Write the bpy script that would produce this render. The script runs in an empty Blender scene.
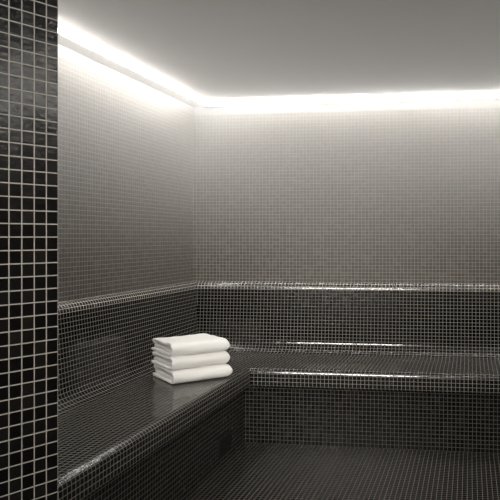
import bpy, bmesh, math, random
from mathutils import Vector, noise

scene = bpy.context.scene
COL = scene.collection
random.seed(4)

# ------------------------------------------------------------------ camera, world, lights, exposure
H = 1.34                     # eye height above the floor
FPX = 620.0                  # focal length in pixels of a 500 px frame
cam_d = bpy.data.cameras.new('camera')
cam_d.sensor_width = 36.0
cam_d.lens = 36.0 * FPX / 500.0
cam_d.shift_y = -13.0 / 500.0
cam_d.clip_start = 0.05
cam = bpy.data.objects.new('camera', cam_d)
COL.objects.link(cam)
cam.location = (0, 0, H)
cam.rotation_euler = (math.radians(90), 0, 0)
scene.camera = cam

world = bpy.data.worlds.new('world')
scene.world = world
world.use_nodes = True
bg = world.node_tree.nodes['Background']
bg.inputs['Color'].default_value = (1.0, 0.93, 0.85, 1)
bg.inputs['Strength'].default_value = 0.05

STRIP = 84.0                 # emission of the light strips
HAZE = 0.36                  # density of the steam
HAZE_LOW = 0.0
FILL = 34.0                 # watts of an unseen fill light added behind the camera

ld = bpy.data.lights.new('fill_light', 'AREA')
ld.shape = 'RECTANGLE'; ld.size = 2.0; ld.size_y = 0.5; ld.spread = math.radians(56)
ld.energy = FILL; ld.color = (1.0, 0.95, 0.88)
lo = bpy.data.objects.new('fill_light', ld)
COL.objects.link(lo)
lo.location = (0.0, -1.0, 2.25)
lo.rotation_euler = (Vector((0.1, 4.0, 0.45)) - Vector(lo.location)).to_track_quat('-Z', 'Y').to_euler()

scene.view_settings.view_transform = 'Standard'
scene.view_settings.look = 'None'
scene.view_settings.exposure = 0.0
scene.view_settings.gamma = 1.0
scene.view_settings.use_curve_mapping = False
scene.cycles.use_denoising = True
scene.cycles.max_bounces = 8
scene.cycles.volume_bounces = 1
scene.cycles.sample_clamp_indirect = 6.0

# ------------------------------------------------------------------ materials
class NT:
    def __init__(self, name):
        self.m = bpy.data.materials.new(name)
        self.m.use_nodes = True
        self.t = self.m.node_tree
        self.b = self.t.nodes['Principled BSDF']
        self.out = self.t.nodes['Material Output']
    def n(self, typ, **kw):
        x = self.t.nodes.new(typ)
        for k, v in kw.items():
            setattr(x, k, v)
        return x
    def link(self, a, b):
        self.t.links.new(a, b)
    def math(self, op, a, b=None, c=None):
        x = self.n('ShaderNodeMath', operation=op)
        for i, v in enumerate((a, b, c)):
            if v is None: continue
            if isinstance(v, (int, float)): x.inputs[i].default_value = v
            else: self.link(v, x.inputs[i])
        return x.outputs[0]
    def vmath(self, op, a, b=None):
        x = self.n('ShaderNodeVectorMath', operation=op)
        for i, v in enumerate((a, b)):
            if v is None: continue
            if isinstance(v, (tuple, list)): x.inputs[i].default_value = v
            else: self.link(v, x.inputs[i])
        return x
    def scale(self, a, s):
        x = self.n('ShaderNodeVectorMath', operation='SCALE')
        self.link(a, x.inputs[0]); x.inputs['Scale'].default_value = s
        return x.outputs[0]

def mosaic(name, tilt, rough, grout, grout_w=0.11, tile_lo=(0.012, 0.011, 0.010), tile_hi=(0.035, 0.032, 0.029), spec=0.5, wave=0.5):
    k = NT(name)
    k.b.inputs['Specular IOR Level'].default_value = spec
    uv = k.n('ShaderNodeUVMap', uv_map='UVMap')
    sep = k.n('ShaderNodeSeparateXYZ'); k.link(uv.outputs[0], sep.inputs[0])
    def edge(o):
        f = k.math('FRACT', o)
        d = k.math('ABSOLUTE', k.math('SUBTRACT', f, 0.5))      # 0 mid-tile, .5 at the joint
        mr = k.n('ShaderNodeMapRange', interpolation_type='SMOOTHSTEP')
        k.link(d, mr.inputs['Value'])
        mr.inputs['From Min'].default_value = 0.5 - grout_w / 2 - 0.02
        mr.inputs['From Max'].default_value = 0.5 - grout_w / 2 + 0.02
        return mr.outputs['Result']
    g = k.math('MAXIMUM', edge(sep.outputs[0]), edge(sep.outputs[1]))
    cell = k.vmath('FLOOR', uv.outputs[0]).outputs[0]
    wn = k.n('ShaderNodeTexWhiteNoise', noise_dimensions='3D'); k.link(cell, wn.inputs['Vector'])
    # colour
    mix = k.n('ShaderNodeMix', data_type='RGBA')
    mix.inputs['A'].default_value = (*tile_lo, 1); mix.inputs['B'].default_value = (*tile_hi, 1)
    k.link(k.math('POWER', wn.outputs['Value'], 2.0), mix.inputs['Factor'])
    mg = k.n('ShaderNodeMix', data_type='RGBA')
    k.link(g, mg.inputs['Factor']); k.link(mix.outputs['Result'], mg.inputs['A'])
    mg.inputs['B'].default_value = (*grout, 1)
    k.link(mg.outputs['Result'], k.b.inputs['Base Color'])
    # roughness
    tex = k.n('ShaderNodeTexNoise'); tex.inputs['Scale'].default_value = 0.9; tex.inputs['Detail'].default_value = 4
    k.link(uv.outputs[0], tex.inputs['Vector'])
    r = k.math('ADD', k.math('MULTIPLY', tex.outputs['Fac'], 0.16), rough - 0.08)
    r = k.math('ADD', r, k.math('MULTIPLY', g, 0.8 - rough))
    k.link(r, k.b.inputs['Roughness'])
    # every tile sits a touch out of plane
    geo = k.n('ShaderNodeNewGeometry')
    off = k.scale(k.vmath('SUBTRACT', wn.outputs['Color'], (0.5, 0.5, 0.5)).outputs[0], tilt)
    nn = k.vmath('NORMALIZE', k.vmath('ADD', geo.outputs['Normal'], off).outputs[0]).outputs[0]
    bump = k.n('ShaderNodeBump')
    bump.inputs['Strength'].default_value = 0.5
    bump.inputs['Distance'].default_value = 0.0012
    wav = k.n('ShaderNodeTexNoise'); wav.inputs['Scale'].default_value = 3.0; wav.inputs['Detail'].default_value = 3
    k.link(uv.outputs[0], wav.inputs['Vector'])
    hgt = k.math('ADD', k.math('MULTIPLY', wav.outputs['Fac'], wave), k.math('SUBTRACT', 1.0, g))
    k.link(hgt, bump.inputs['Height']); k.link(nn, bump.inputs['Normal'])
    k.link(bump.outputs[0], k.b.inputs['Normal'])
    return k.m

GROUT = (0.30, 0.285, 0.26)
BLACK_LO = (0.004, 0.0037, 0.0033); BLACK_HI = (0.012, 0.011, 0.010)
DGROUT = (0.27, 0.255, 0.23)
M_LEDGE_LIT = mosaic('black_mosaic_ledge_lit', 0.035, 0.20, (0.50, 0.475, 0.43), 0.13, (0.02, 0.018, 0.016), (0.05, 0.046, 0.041), spec=0.9, wave=0.15)  # same mosaic, tile and grout paled to paint the strip light it reflects
M_WALL_LIT = mosaic('black_mosaic_wall_lit', 0.04, 0.45, (0.36, 0.33, 0.29), tile_lo=(0.066, 0.060, 0.052), tile_hi=(0.112, 0.102, 0.088))  # same black mosaic, lightened to paint in the glow of the strips
M_BENCH = mosaic('black_mosaic_bench', 0.03, 0.14, DGROUT, 0.085, BLACK_LO, BLACK_HI, spec=0.40, wave=0.15)
M_EDGE = mosaic('black_mosaic_edge', 0.035, 0.20, DGROUT, 0.085, BLACK_LO, BLACK_HI, spec=0.75, wave=0.15)
M_RISER_SHADED = mosaic('black_mosaic_riser_shaded', 0.04, 0.25, (0.11, 0.104, 0.094), 0.085, BLACK_LO, BLACK_HI, spec=0.25)  # same mosaic, grout darkened to paint the shade on the bench front
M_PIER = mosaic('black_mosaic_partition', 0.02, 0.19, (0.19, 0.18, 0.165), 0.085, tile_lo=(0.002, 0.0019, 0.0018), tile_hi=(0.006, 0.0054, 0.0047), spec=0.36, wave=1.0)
M_FLOOR_SHADED = mosaic('black_mosaic_floor_shaded', 0.03, 0.20, (0.17, 0.16, 0.145), 0.085, BLACK_LO, BLACK_HI, spec=0.25)  # same mosaic again, low light of the floor painted as darker grout

def plain(name, col, rough=0.6, metal=0.0, bump=0.0, bscale=200.0, emit=None, estr=0.0):
    k = NT(name)
    k.b.inputs['Base Color'].default_value = (*col, 1)
    k.b.inputs['Roughness'].default_value = rough
    k.b.inputs['Metallic'].default_value = metal
    if bump:
        tc = k.n('ShaderNodeTexCoord')
        t = k.n('ShaderNodeTexNoise'); t.inputs['Scale'].default_value = bscale; t.inputs['Detail'].default_value = 4
        k.link(tc.outputs['Object'], t.inputs['Vector'])
        b = k.n('ShaderNodeBump'); b.inputs['Strength'].default_value = bump; b.inputs['Distance'].default_value = 0.002
        k.link(t.outputs['Fac'], b.inputs['Height']); k.link(b.outputs[0], k.b.inputs['Normal'])
    if emit:
        k.b.inputs['Emission Color'].default_value = (*emit, 1)
        k.b.inputs['Emission Strength'].default_value = estr
    return k.m

M_PLASTER = plain('smooth_plaster', (0.17, 0.152, 0.130), 0.55, bump=0.05, bscale=30)
M_CROWN = plain('white_plaster', (0.22, 0.217, 0.21), 0.6)
M_TOWEL = plain('white_terry', (0.90, 0.89, 0.87), 0.95, bump=0.3, bscale=420)
M_TOWEL.node_tree.nodes['Principled BSDF'].inputs['Sheen Weight'].default_value = 0.3
M_ALU = plain('satin_aluminium', (0.75, 0.75, 0.76), 0.35, 0.9)
M_LED = plain('lit_diffuser', (0.9, 0.9, 0.9), 0.4, emit=(1.0, 0.978, 0.935), estr=STRIP)
M_GRILLE = plain('dark_bronze', (0.018, 0.017, 0.015), 0.55, 0.4, bump=0.2, bscale=90)
M_DARK = plain('dark_duct', (0.004, 0.004, 0.004), 0.9)

# ------------------------------------------------------------------ mesh helpers
def obj(name, bm, mat, parent=None, smooth=False):
    me = bpy.data.meshes.new(name)
    bm.normal_update()
    bm.to_mesh(me); bm.free()
    me.materials.append(mat)
    if smooth:
        for p in me.polygons: p.use_smooth = True
    o = bpy.data.objects.new(name, me)
    COL.objects.link(o)
    if parent: o.parent = parent
    return o

def thing(name, label, cat, loc=(0, 0, 0), rz=0.0, group=None):
    o = bpy.data.objects.new(name, None); COL.objects.link(o)
    o.location = loc; o.rotation_euler = (0, 0, rz)
    o['label'] = label; o['category'] = cat
    if group: o['group'] = group
    return o

def struct(o, label, cat):
    o['kind'] = 'structure'; o['label'] = label; o['category'] = cat
    return o

# ------------------------------------------------------------------ plan of the room (x right, y away from the eye)
A = math.atan(220.0 / FPX)             # the left wall runs at this angle to the view axis
B = math.atan(FPX / 4750.0)            # the back wall is turned by this much
W = Vector((-0.426, 4.677))            # inner corner of the two walls
uL = Vector((-math.sin(A), -math.cos(A))); nL = Vector((math.cos(A), -math.sin(A)))
uB = Vector((math.cos(B), -math.sin(B)));  nB = Vector((-math.sin(B), -math.cos(B)))
P0 = Vector((-0.377, 1.2176))          # free edge of the partition
AP = math.atan(575.0 / FPX)
uP = Vector((-math.sin(AP), -math.cos(AP))); nP = Vector((math.cos(AP), -math.sin(AP)))
PT = 0.12                              # partition thickness
TILE = 0.025
RX = 2.55                              # the right wall

def cross2(a, b): return a.x * b.y - a.y * b.x
def meet(p, u, q, v):
    """distance along u from p to the line q + t v"""
    return cross2(q - p, v) / cross2(u, v)

def run_points(run, d, mitre=False):
    """start and end (point, distance) of a line at offset d from the left or the back wall"""
    if run == 'left':
        p = W + nL * d; u = uL
        s0 = meet(p, u, W + nB * d, uB)
        s1 = meet(p, u, P0 - nP * PT, uP)
    elif run == 'right':
        p = Vector((RX - d, 0)); u = Vector((0, -1))
        s0 = meet(p, u, W + nB * d, uB)
        s1 = 1.0
    else:
        p = W + nB * d; u = uB
        s0 = meet(p, u, W + nL * d, uL)
        s1 = meet(p, u, Vector((RX - (d if mitre else 0.0), 0)), Vector((0, -1)))
    return p + u * s0, s0, p + u * s1, s1

def sweep(run, prof, vs, name, mat, parent=None, mitre=False):
    """closed profile of (offset, height above floor); vs = distance along the profile for the tiles"""
    bm = bmesh.new()
    uvl = bm.loops.layers.uv.new('UVMap')
    ring = []
    for (d, z) in prof:
        a, s0, b, s1 = run_points(run, d, mitre)
        if run == 'left': k = meet(W + nL * d, uL, W, uB)
        elif run == 'back': k = meet(W + nB * d, uB, W, uL)
        else: k = 0.0
        ring.append((bm.verts.new((a.x, a.y, z)), s0 - k, bm.verts.new((b.x, b.y, z)), s1 - k))
    n = len(prof)
    for i in range(n):
        j = (i + 1) % n
        va, vb = vs[i], vs[j]
        if j == 0:
            va, vb = 0.0, (Vector(prof[i]) - Vector(prof[j])).length
        a0, sa0, a1, sa1 = ring[i]; b0, sb0, b1, sb1 = ring[j]
        order = [(a0, sa0, va), (b0, sb0, vb), (b1, sb1, vb), (a1, sa1, va)]
        if run == 'left': order.reverse()
        f = bm.faces.new([o[0] for o in order])
        for lp, o in zip(f.loops, order):
            lp[uvl].uv = (o[1] / TILE, o[2] / TILE)
    bm.faces.new([r[0] for r in ring]); bm.faces.new([r[2] for r in ring])
    bmesh.ops.recalc_face_normals(bm, faces=bm.faces)
    return obj(name, bm, mat, parent)

def cum(prof, start=0.0):
    v = [start]
    for a, b in zip(prof, prof[1:]):
        v.append(v[-1] + (Vector(a) - Vector(b)).length)
    return v

def arc(cx, cz, r, a0, a1, n):
    return [(cx + r * math.cos(math.radians(a0 + (a1 - a0) * i / n)),
             cz + r * math.sin(math.radians(a0 + (a1 - a0) * i / n))) for i in range(n + 1)]

# heights above the floor
Z_LEDGE = H - 0.332
Z_TILETOP = H + 0.921
Z_CEIL = H + 0.976
Z_TUBE = H + 0.961
Z_SEAT = H - 0.84
D_CEIL = 0.16
D_NOSE = 0.64
D_RISER = 0.577

# ------------------------------------------------------------------ structure
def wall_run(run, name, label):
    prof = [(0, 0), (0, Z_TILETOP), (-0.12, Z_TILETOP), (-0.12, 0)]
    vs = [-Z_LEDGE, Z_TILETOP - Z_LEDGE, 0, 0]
    bm_o = sweep(run, prof, vs, name, M_WALL_LIT)
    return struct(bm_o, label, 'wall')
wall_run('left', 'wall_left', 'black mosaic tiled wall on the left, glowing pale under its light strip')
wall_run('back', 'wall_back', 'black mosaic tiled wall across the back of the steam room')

def box_uv(name, corners, z0, z1, mat, u_start=0.0, vz=0.0):
    """upright prism over a plan polygon with tile coordinates on its sides"""
    bm = bmesh.new(); uvl = bm.loops.layers.uv.new('UVMap')
    lo_ = [bm.verts.new((c[0], c[1], z0)) for c in corners]
    hi_ = [bm.verts.new((c[0], c[1], z1)) for c in corners]
    s = u_start; n = len(corners)
    for i in range(n):
        j = (i + 1) % n
        L = (Vector(corners[i]) - Vector(corners[j])).length
        f = bm.faces.new((lo_[i], lo_[j], hi_[j], hi_[i]))
        for lp, q in zip(f.loops, ((s, z0), (s + L, z0), (s + L, z1), (s, z1))):
            lp[uvl].uv = (q[0] / TILE, (q[1] - vz) / TILE)
        s = 0.0
    bm.faces.new(lo_); bm.faces.new(hi_)
    bmesh.ops.recalc_face_normals(bm, faces=bm.faces)
    return obj(name, bm, mat)

# partition with a free edge close to the eye
plen = meet(P0, uP, W, uL) - 0.01
far = P0 + uP * plen
pc = [P0, far, far - nP * PT - uP * 0.08, P0 - nP * PT]
part = box_uv('wall_front', [tuple(c) for c in pc], 0.0, Z_CEIL, M_PIER, 0.0, H)
struct(part, 'near black mosaic partition with large looking tiles at the left edge of the view', 'wall')

sR = meet(W, uB, Vector((RX, 0)), Vector((0, -1)))
RB = W + uB * sR
rw = box_uv('wall_right', [(RX, -1.0), (RX, RB.y), (RX + 0.12, RB.y), (RX + 0.12, -1.0)], 0.0, Z_TILETOP, M_WALL_LIT)
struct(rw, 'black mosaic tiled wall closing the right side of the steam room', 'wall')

# floor: a slab whose joints run with the left and with the back bench
def slab(name, corners, z0, z1, mat):
    bm = bmesh.new(); uvl = bm.loops.layers.uv.new('UVMap')
    lo_ = [bm.verts.new((c[0], c[1], z0)) for c in corners]
    hi_ = [bm.verts.new((c[0], c[1], z1)) for c in corners]
    n = len(corners)
    fs = [bm.faces.new(lo_), bm.faces.new(hi_)]
    for i in range(n):
        j = (i + 1) % n
        fs.append(bm.faces.new((lo_[i], lo_[j], hi_[j], hi_[i])))
    for f in fs:
        for lp in f.loops:
            p = Vector(lp.vert.co.xy) - W
            lp[uvl].uv = ((p.dot(nL) - D_RISER) / TILE, (p.dot(nB) - D_RISER) / TILE)
    bmesh.ops.recalc_face_normals(bm, faces=bm.faces)
    return obj(name, bm, mat)

LB = W + uL * 6.0
Wo = W + Vector((-0.10, 0.13))
room = [(LB.x - 0.1, LB.y), (RX + 0.12, -1.0), (RX + 0.12, RB.y + 0.12), tuple(Wo)]
struct(slab('floor', room, -0.10, 0.0, M_FLOOR_SHADED), 'black mosaic tiled floor between the two benches', 'floor')
struct(slab('ceiling', room, Z_CEIL, Z_CEIL + 0.10, M_PLASTER), 'smooth grey plaster ceiling washed by the light strips', 'ceiling')

# white crown between the tiles and the ceiling
def crown(run, name, label):
    prof = [(0.002, Z_TILETOP), (0.002, Z_CEIL), (-0.12, Z_CEIL), (-0.12, Z_TILETOP)]
    struct(sweep(run, prof, cum(prof), name, M_CROWN, None, True), label, 'trim')
crown('left', 'trim_1', 'white crown strip along the top of the left wall')
crown('back', 'trim_2', 'white crown strip along the top of the back wall')
crown('right', 'trim_3', 'white crown strip along the top of the right wall')

# ------------------------------------------------------------------ light strips
def strip(run, label):
    t = thing('light_strip', label, 'light strip', group='light strips under the ceiling edge')
    c = D_CEIL
    z = Z_CEIL
    sweep(run, [(c - 0.005, z), (c - 0.005, z - 0.004), (c - 0.004, z - 0.006), (c - 0.004, Z_TUBE + 0.008),
                (c + 0.004, Z_TUBE + 0.008), (c + 0.004, z - 0.006), (c + 0.005, z - 0.004), (c + 0.005, z)], [0] * 8, 'channel', M_ALU, t, True)
    prof = arc(c, Z_TUBE, 0.010, 112, 428, 14)
    sweep(run, prof, [0] * len(prof), 'diffuser', M_LED, t, True)
    return t
strip('left', 'white glowing light strip running above the left wall towards the partition')
strip('back', 'white glowing light strip running above the back wall')
strip('right', 'white glowing light strip running above the right wall')

# ------------------------------------------------------------------ tiled bench
bench = thing('tiled_bench', 'built-in L-shaped black mosaic bench with raised tiled backrest along left and back walls', 'bench')
T = TILE
cove_r = 0.090
d_base = 0.070
ledge = [(0.039 * math.sin(math.radians(15 + 75 * i / 9)) ** 1.0, Z_LEDGE - 0.053 * (1 - math.cos(math.radians(15 + 75 * i / 9)))) for i in range(10)]
ledge[0] = (0.0, Z_LEDGE)
face_top = ledge[-1]
face_bot = (d_base - 0.001, Z_SEAT + cove_r)
cove = arc(d_base + cove_r, Z_SEAT + cove_r, cove_r, 180, 270, 18)
nose = arc(D_NOSE - 0.034, Z_SEAT - 0.034, 0.034, 90, 0, 9)
under = Z_SEAT - 0.115
for run in ('left', 'back'):
    # sloping ledge on top of the backrest
    p = ledge
    v = [3.0 * T * i / 9 for i in range(10)]
    pl = p + [(0.0, Z_LEDGE - 0.053)]
    sweep(run, pl, v + [0], 'ledge', M_LEDGE_LIT, bench)
    # backrest
    p = [face_top, face_bot, (0.0, face_bot[1]), (0.0, face_top[1])]
    nb = round((face_top[1] - face_bot[1]) / T)
    sweep(run, p, [0, nb * T, 0, 0], 'backrest', M_BENCH, bench)
    # seat with its cove
    p = cove + [nose[0]]
    v = [i * T / 3 for i in range(19)]
    flat = nose[0][0] - cove[-1][0]
    v.append(6 * T + round(flat / T) * T)
    ps = p + [(nose[0][0], under), (0.0, under), (0.0, cove[0][1])]
    sweep(run, ps, v + [0, 0, 0], 'seat', M_BENCH, bench)
    # rounded front edge
    p = nose + [(D_NOSE, Z_SEAT - 0.034 - 3 * T)]
    v = [i * T / 3 for i in range(10)] + [6 * T]
    ps = p + [(D_NOSE - 0.015, Z_SEAT - 0.034 - 3 * T - 0.012), (nose[0][0], Z_SEAT - 0.034 - 3 * T - 0.012)]
    sweep(run, ps, v + [6 * T + 0.015, 6 * T + 0.03], 'seat_edge', M_EDGE, bench)
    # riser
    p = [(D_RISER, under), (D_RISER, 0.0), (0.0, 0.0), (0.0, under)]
    sweep(run, p, [round(under / T) * T, 0, 0, 0], 'riser', M_RISER_SHADED, bench)

# ------------------------------------------------------------------ steam outlet grille on the left riser
rp, s0, _, _ = run_points('left', D_RISER)
g0, g1, gz0, gz1 = 0.26, 0.45, 0.045, 0.155
gc = rp + uL * ((g0 + g1) / 2)
gr = thing('steam_outlet', 'small dark rectangular grille low on the left bench front near the corner', 'vent',
           (gc.x, gc.y, gz0), math.atan2(uL.y, uL.x))
gw, gh = (g1 - g0), gz1 - gz0
def bx(bm, x0, x1, y0, y1, z0, z1):
    vs = [bm.verts.new((x, y, z)) for x in (x0, x1) for y in (y0, y1) for z in (z0, z1)]
    for q in ((0, 1, 3, 2), (4, 6, 7, 5), (0, 4, 5, 1), (2, 3, 7, 6), (0, 2, 6, 4), (1, 5, 7, 3)):
        bm.faces.new([vs[i] for i in q])
    bmesh.ops.recalc_face_normals(bm, faces=bm.faces)
# local x runs along the bench front towards the eye, local +y points out of the riser
bm = bmesh.new()
bx(bm, -gw / 2, gw / 2, 0.0005, 0.010, 0, 0.010); bx(bm, -gw / 2, gw / 2, 0.0005, 0.010, gh - 0.010, gh)
bx(bm, -gw / 2, -gw / 2 + 0.010, 0.0005, 0.010, 0.010, gh - 0.010); bx(bm, gw / 2 - 0.010, gw / 2, 0.0005, 0.010, 0.010, gh - 0.010)
obj('frame', bm, M_GRILLE, gr)
bm = bmesh.new(); bx(bm, -gw / 2 + 0.010, gw / 2 - 0.010, 0.0005, 0.002, 0.010, gh - 0.010)
obj('backing_plate', bm, M_DARK, gr)
for i in range(6):
    z = 0.014 + i * (gh - 0.028) / 6
    bm = bmesh.new(); bx(bm, -gw / 2 + 0.010, gw / 2 - 0.010, 0.002, 0.0085, z, z + 0.008)
    obj('slat', bm, M_GRILLE, gr)

# ------------------------------------------------------------------ folded towels
def towel_mesh(seed, length, width, height, sag):
    th = height / 4.0
    # centre line of the folded sheet in the cross-section: q = depth from the front fold, z = height
    path = []
    ro = height / 2 - th / 2
    n1 = 26
    for i in range(n1 + 1):                                  # outer bottom layer, back to front
        path.append((width - (width - ro - th / 2) * i / n1, th / 2))
    for i in range(1, 15):                                   # big front fold
        a = math.radians(270 - 180 * i / 15)
        path.append((ro + th / 2 + ro * math.cos(a), height / 2 + ro * math.sin(a)))
    n2 = 26
    back = width - 0.018
    for i in range(n2 + 1):                                  # outer top layer, front to back
        path.append((ro + th / 2 + (back - ro - th / 2) * i / n2, height - th / 2))
    for i in range(1, 8):                                    # back fold
        a = math.radians(90 - 180 * i / 8)
        path.append((back + th / 2 * math.cos(a), height - th + th / 2 * math.sin(a)))
    fr = ro + th / 2 - 0.002
    for i in range(n2 + 1):                                  # inner top layer, back to front
        path.append((back + (fr - back) * i / n2, height - th * 1.5))
    for i in range(1, 8):                                    # inner front fold
        a = math.radians(90 + 180 * i / 8)
        path.append((fr + th / 2 * math.cos(a), height / 2 + th / 2 * math.sin(a)))
    for i in range(n2 + 1):                                  # inner bottom layer, front to back
        path.append((fr + (width - 0.006 - fr) * i / n2, th * 1.5))
    P = [Vector(p) for p in path]
    # outline of the sheet
    half = th / 2 * 0.87
    Ls, Rs = [], []
    for i, p in enumerate(P):
        t = (P[min(i + 1, len(P) - 1)] - P[max(i - 1, 0)]).normalized()
        nrm = Vector((-t.y, t.x))
        Ls.append(p + nrm * half); Rs.append(p - nrm * half)
    def capv(p, t):
        m = Vector((-t.y, t.x))
        return [p + t * half * 0.8 + m * half * 0.5, p + t * half * 0.8 - m * half * 0.5]
    t_end = (P[-1] - P[-2]).normalized(); t_st = (P[0] - P[1]).normalized()
    outline = Ls + capv(P[-1], t_end) + Rs[::-1] + capv(P[0], t_st)
    ctr_of = P + [P[-1]] * 2 + P[::-1] + [P[0]] * 2           # point of the centre line behind each outline point
    nin = n1 + 15 + n2 + 1                                    # the inner layers start here and end a little further in
    lay = [0.0 if i < nin else min(1.0, (i - nin) / 10.0) for i in range(len(P))]
    inner = lay + [lay[-1]] * 2 + lay[::-1] + [lay[0]] * 2
    ws = [0.0, 0.0015, 0.004, 0.009] + [0.009 + (length - 0.05) * i / 26 for i in range(1, 27)]
    ws += [length - 0.041 + 0.041 * math.sin(math.radians(90 * i / 9)) for i in range(1, 10)]
    bm = bmesh.new()
    rings = []
    for w in ws:
        e = max(0.0, (w - (length - 0.041)) / 0.041)
        sq = math.sqrt(max(0.0, 1 - e * e)) if e > 0 else 1.0
        sq = max(sq, 0.06)
        sh = 1.0
        if w < 0.009: sh = 0.5 + 0.5 * math.sqrt(1 - ((0.009 - w) / 0.009) ** 2)
        ring = []
        ki = 0
        for q, cpt in zip(outline, ctr_of):
            q2 = cpt + (q - cpt) * sh
            y, z = q2.x, q2.y
            z = height / 2 + (z - height / 2) * (0.10 + 0.90 * sq)
            y = width / 2 + (y - width / 2) * (0.86 + 0.14 * sq)
            # the sheet is soft: gentle waves that follow its layers
            nz = noise.noise(Vector((w * 7 + seed, y * 9, z * 16)))
            nz2 = noise.noise(Vector((w * 19 + seed * 3, y * 20, z * 34 + 5)))
            z += (nz * 0.0050 + nz2 * 0.0022) * min(1.0, z / 0.02)
            y += noise.noise(Vector((w * 6 + seed * 2, z * 22, 3.0))) * 0.008
            z -= sag * (max(0.0, y - width * 0.45) / width) ** 2 * (z / height)
            k = inner[ki]; ki += 1
            ww = w + k * 0.015 * max(0.0, 1 - w / 0.08) + noise.noise(Vector((y * 14 + seed, z * 60, 9.0))) * 0.007 * max(0.0, 1 - w / 0.05)
            ring.append(bm.verts.new((ww, y, z)))
        rings.append(ring)
    n = len(outline)
    for a, b in zip(rings, rings[1:]):
        for i in range(n):
            j = (i + 1) % n
            bm.faces.new((a[i], a[j], b[j], b[i]))
    # the cut ends of the sheet: left stays a layered edge, right is pinched shut
    m = len(P)
    for r in (rings[0], rings[-1]):
        for i in range(m - 1):
            bm.faces.new((r[i], r[i + 1], r[m + 2 + m - 2 - i], r[m + 2 + m - 1 - i]))
        bm.faces.new((r[m - 1], r[m], r[m + 1], r[m + 2]))
        bm.faces.new((r[2 * m + 1], r[2 * m + 2], r[2 * m + 3], r[0]))
    bmesh.ops.recalc_face_normals(bm, faces=bm.faces)
    return bm

F0 = Vector((-0.430, 3.493))            # front left foot of the stack on the seat
e1 = Vector((0.845, 0.535)).normalized()
ang = math.atan2(e1.y, e1.x)
specs = [
    ('folded white towel at the bottom of the stack, lying on the tiled seat', 11.0, 0.397, 0.292, 0.079, 0.004, (0.0, 0.0), 0.0),
    ('folded white towel in the middle of the stack between two others', 23.0, 0.390, 0.290, 0.076, 0.008, (-0.004, 0.004), 0.6),
    ('folded white towel on top of the stack on the left bench', 37.0, 0.385, 0.295, 0.079, 0.014, (-0.005, 0.010), -0.8),
]
z = Z_SEAT + 0.001
for lab, seed, L, Wd, Hh, sag, (dx, dy), rot in specs:
    o = obj('folded_towel', towel_mesh(seed, L, Wd, Hh, sag), M_TOWEL, None, True)
    o.location = (F0.x + e1.x * dx - e1.y * dy, F0.y + e1.y * dx + e1.x * dy, z)
    o.rotation_euler = (0, 0, ang + math.radians(rot))
    o['label'] = lab; o['category'] = 'towel'; o['group'] = 'stack of folded white towels'
    z += Hh

# ------------------------------------------------------------------ steam in the room
if HAZE > 0:
    hm = bpy.data.materials.new('steam_haze'); hm.use_nodes = True
    nt = hm.node_tree; nt.nodes.remove(nt.nodes['Principled BSDF'])
    vs_ = nt.nodes.new('ShaderNodeVolumeScatter')
    vs_.inputs['Color'].default_value = (1, 1, 1, 1)
    geo_ = nt.nodes.new('ShaderNodeNewGeometry'); sp_ = nt.nodes.new('ShaderNodeSeparateXYZ')
    nt.links.new(geo_.outputs['Position'], sp_.inputs[0])
    mr_ = nt.nodes.new('ShaderNodeMapRange'); mr_.interpolation_type = 'SMOOTHSTEP'
    nt.links.new(sp_.outputs['Z'], mr_.inputs['Value'])
    mr_.inputs['From Min'].default_value = 1.1; mr_.inputs['From Max'].default_value = 2.4
    mr_.inputs['To Min'].default_value = HAZE_LOW; mr_.inputs['To Max'].default_value = HAZE
    nt.links.new(mr_.outputs['Result'], vs_.inputs['Density'])
    nt.links.new(vs_.outputs[0], nt.nodes['Material Output'].inputs['Volume'])
    bm = bmesh.new()
    a = W + (nL + nB) * 0.01
    pl = [P0 + Vector((0.02, 0.02)), W + uL * 3.3 + nL * 0.01, a, RB + Vector((-0.02, -0.02)), Vector((RX - 0.02, 1.3))]
    lo_ = [bm.verts.new((c.x, c.y, 0.004)) for c in pl]; hi_ = [bm.verts.new((c.x, c.y, Z_CEIL - 0.004)) for c in pl]
    bm.faces.new(lo_); bm.faces.new(hi_)
    for i in range(5):
        j = (i + 1) % 5
        bm.faces.new((lo_[i], lo_[j], hi_[j], hi_[i]))
    bmesh.ops.recalc_face_normals(bm, faces=bm.faces)
    hz = obj('steam', bm, hm)
    hz['label'] = 'thin steam hanging in the room between the benches and the ceiling'
    hz['category'] = 'steam'; hz['kind'] = 'stuff'
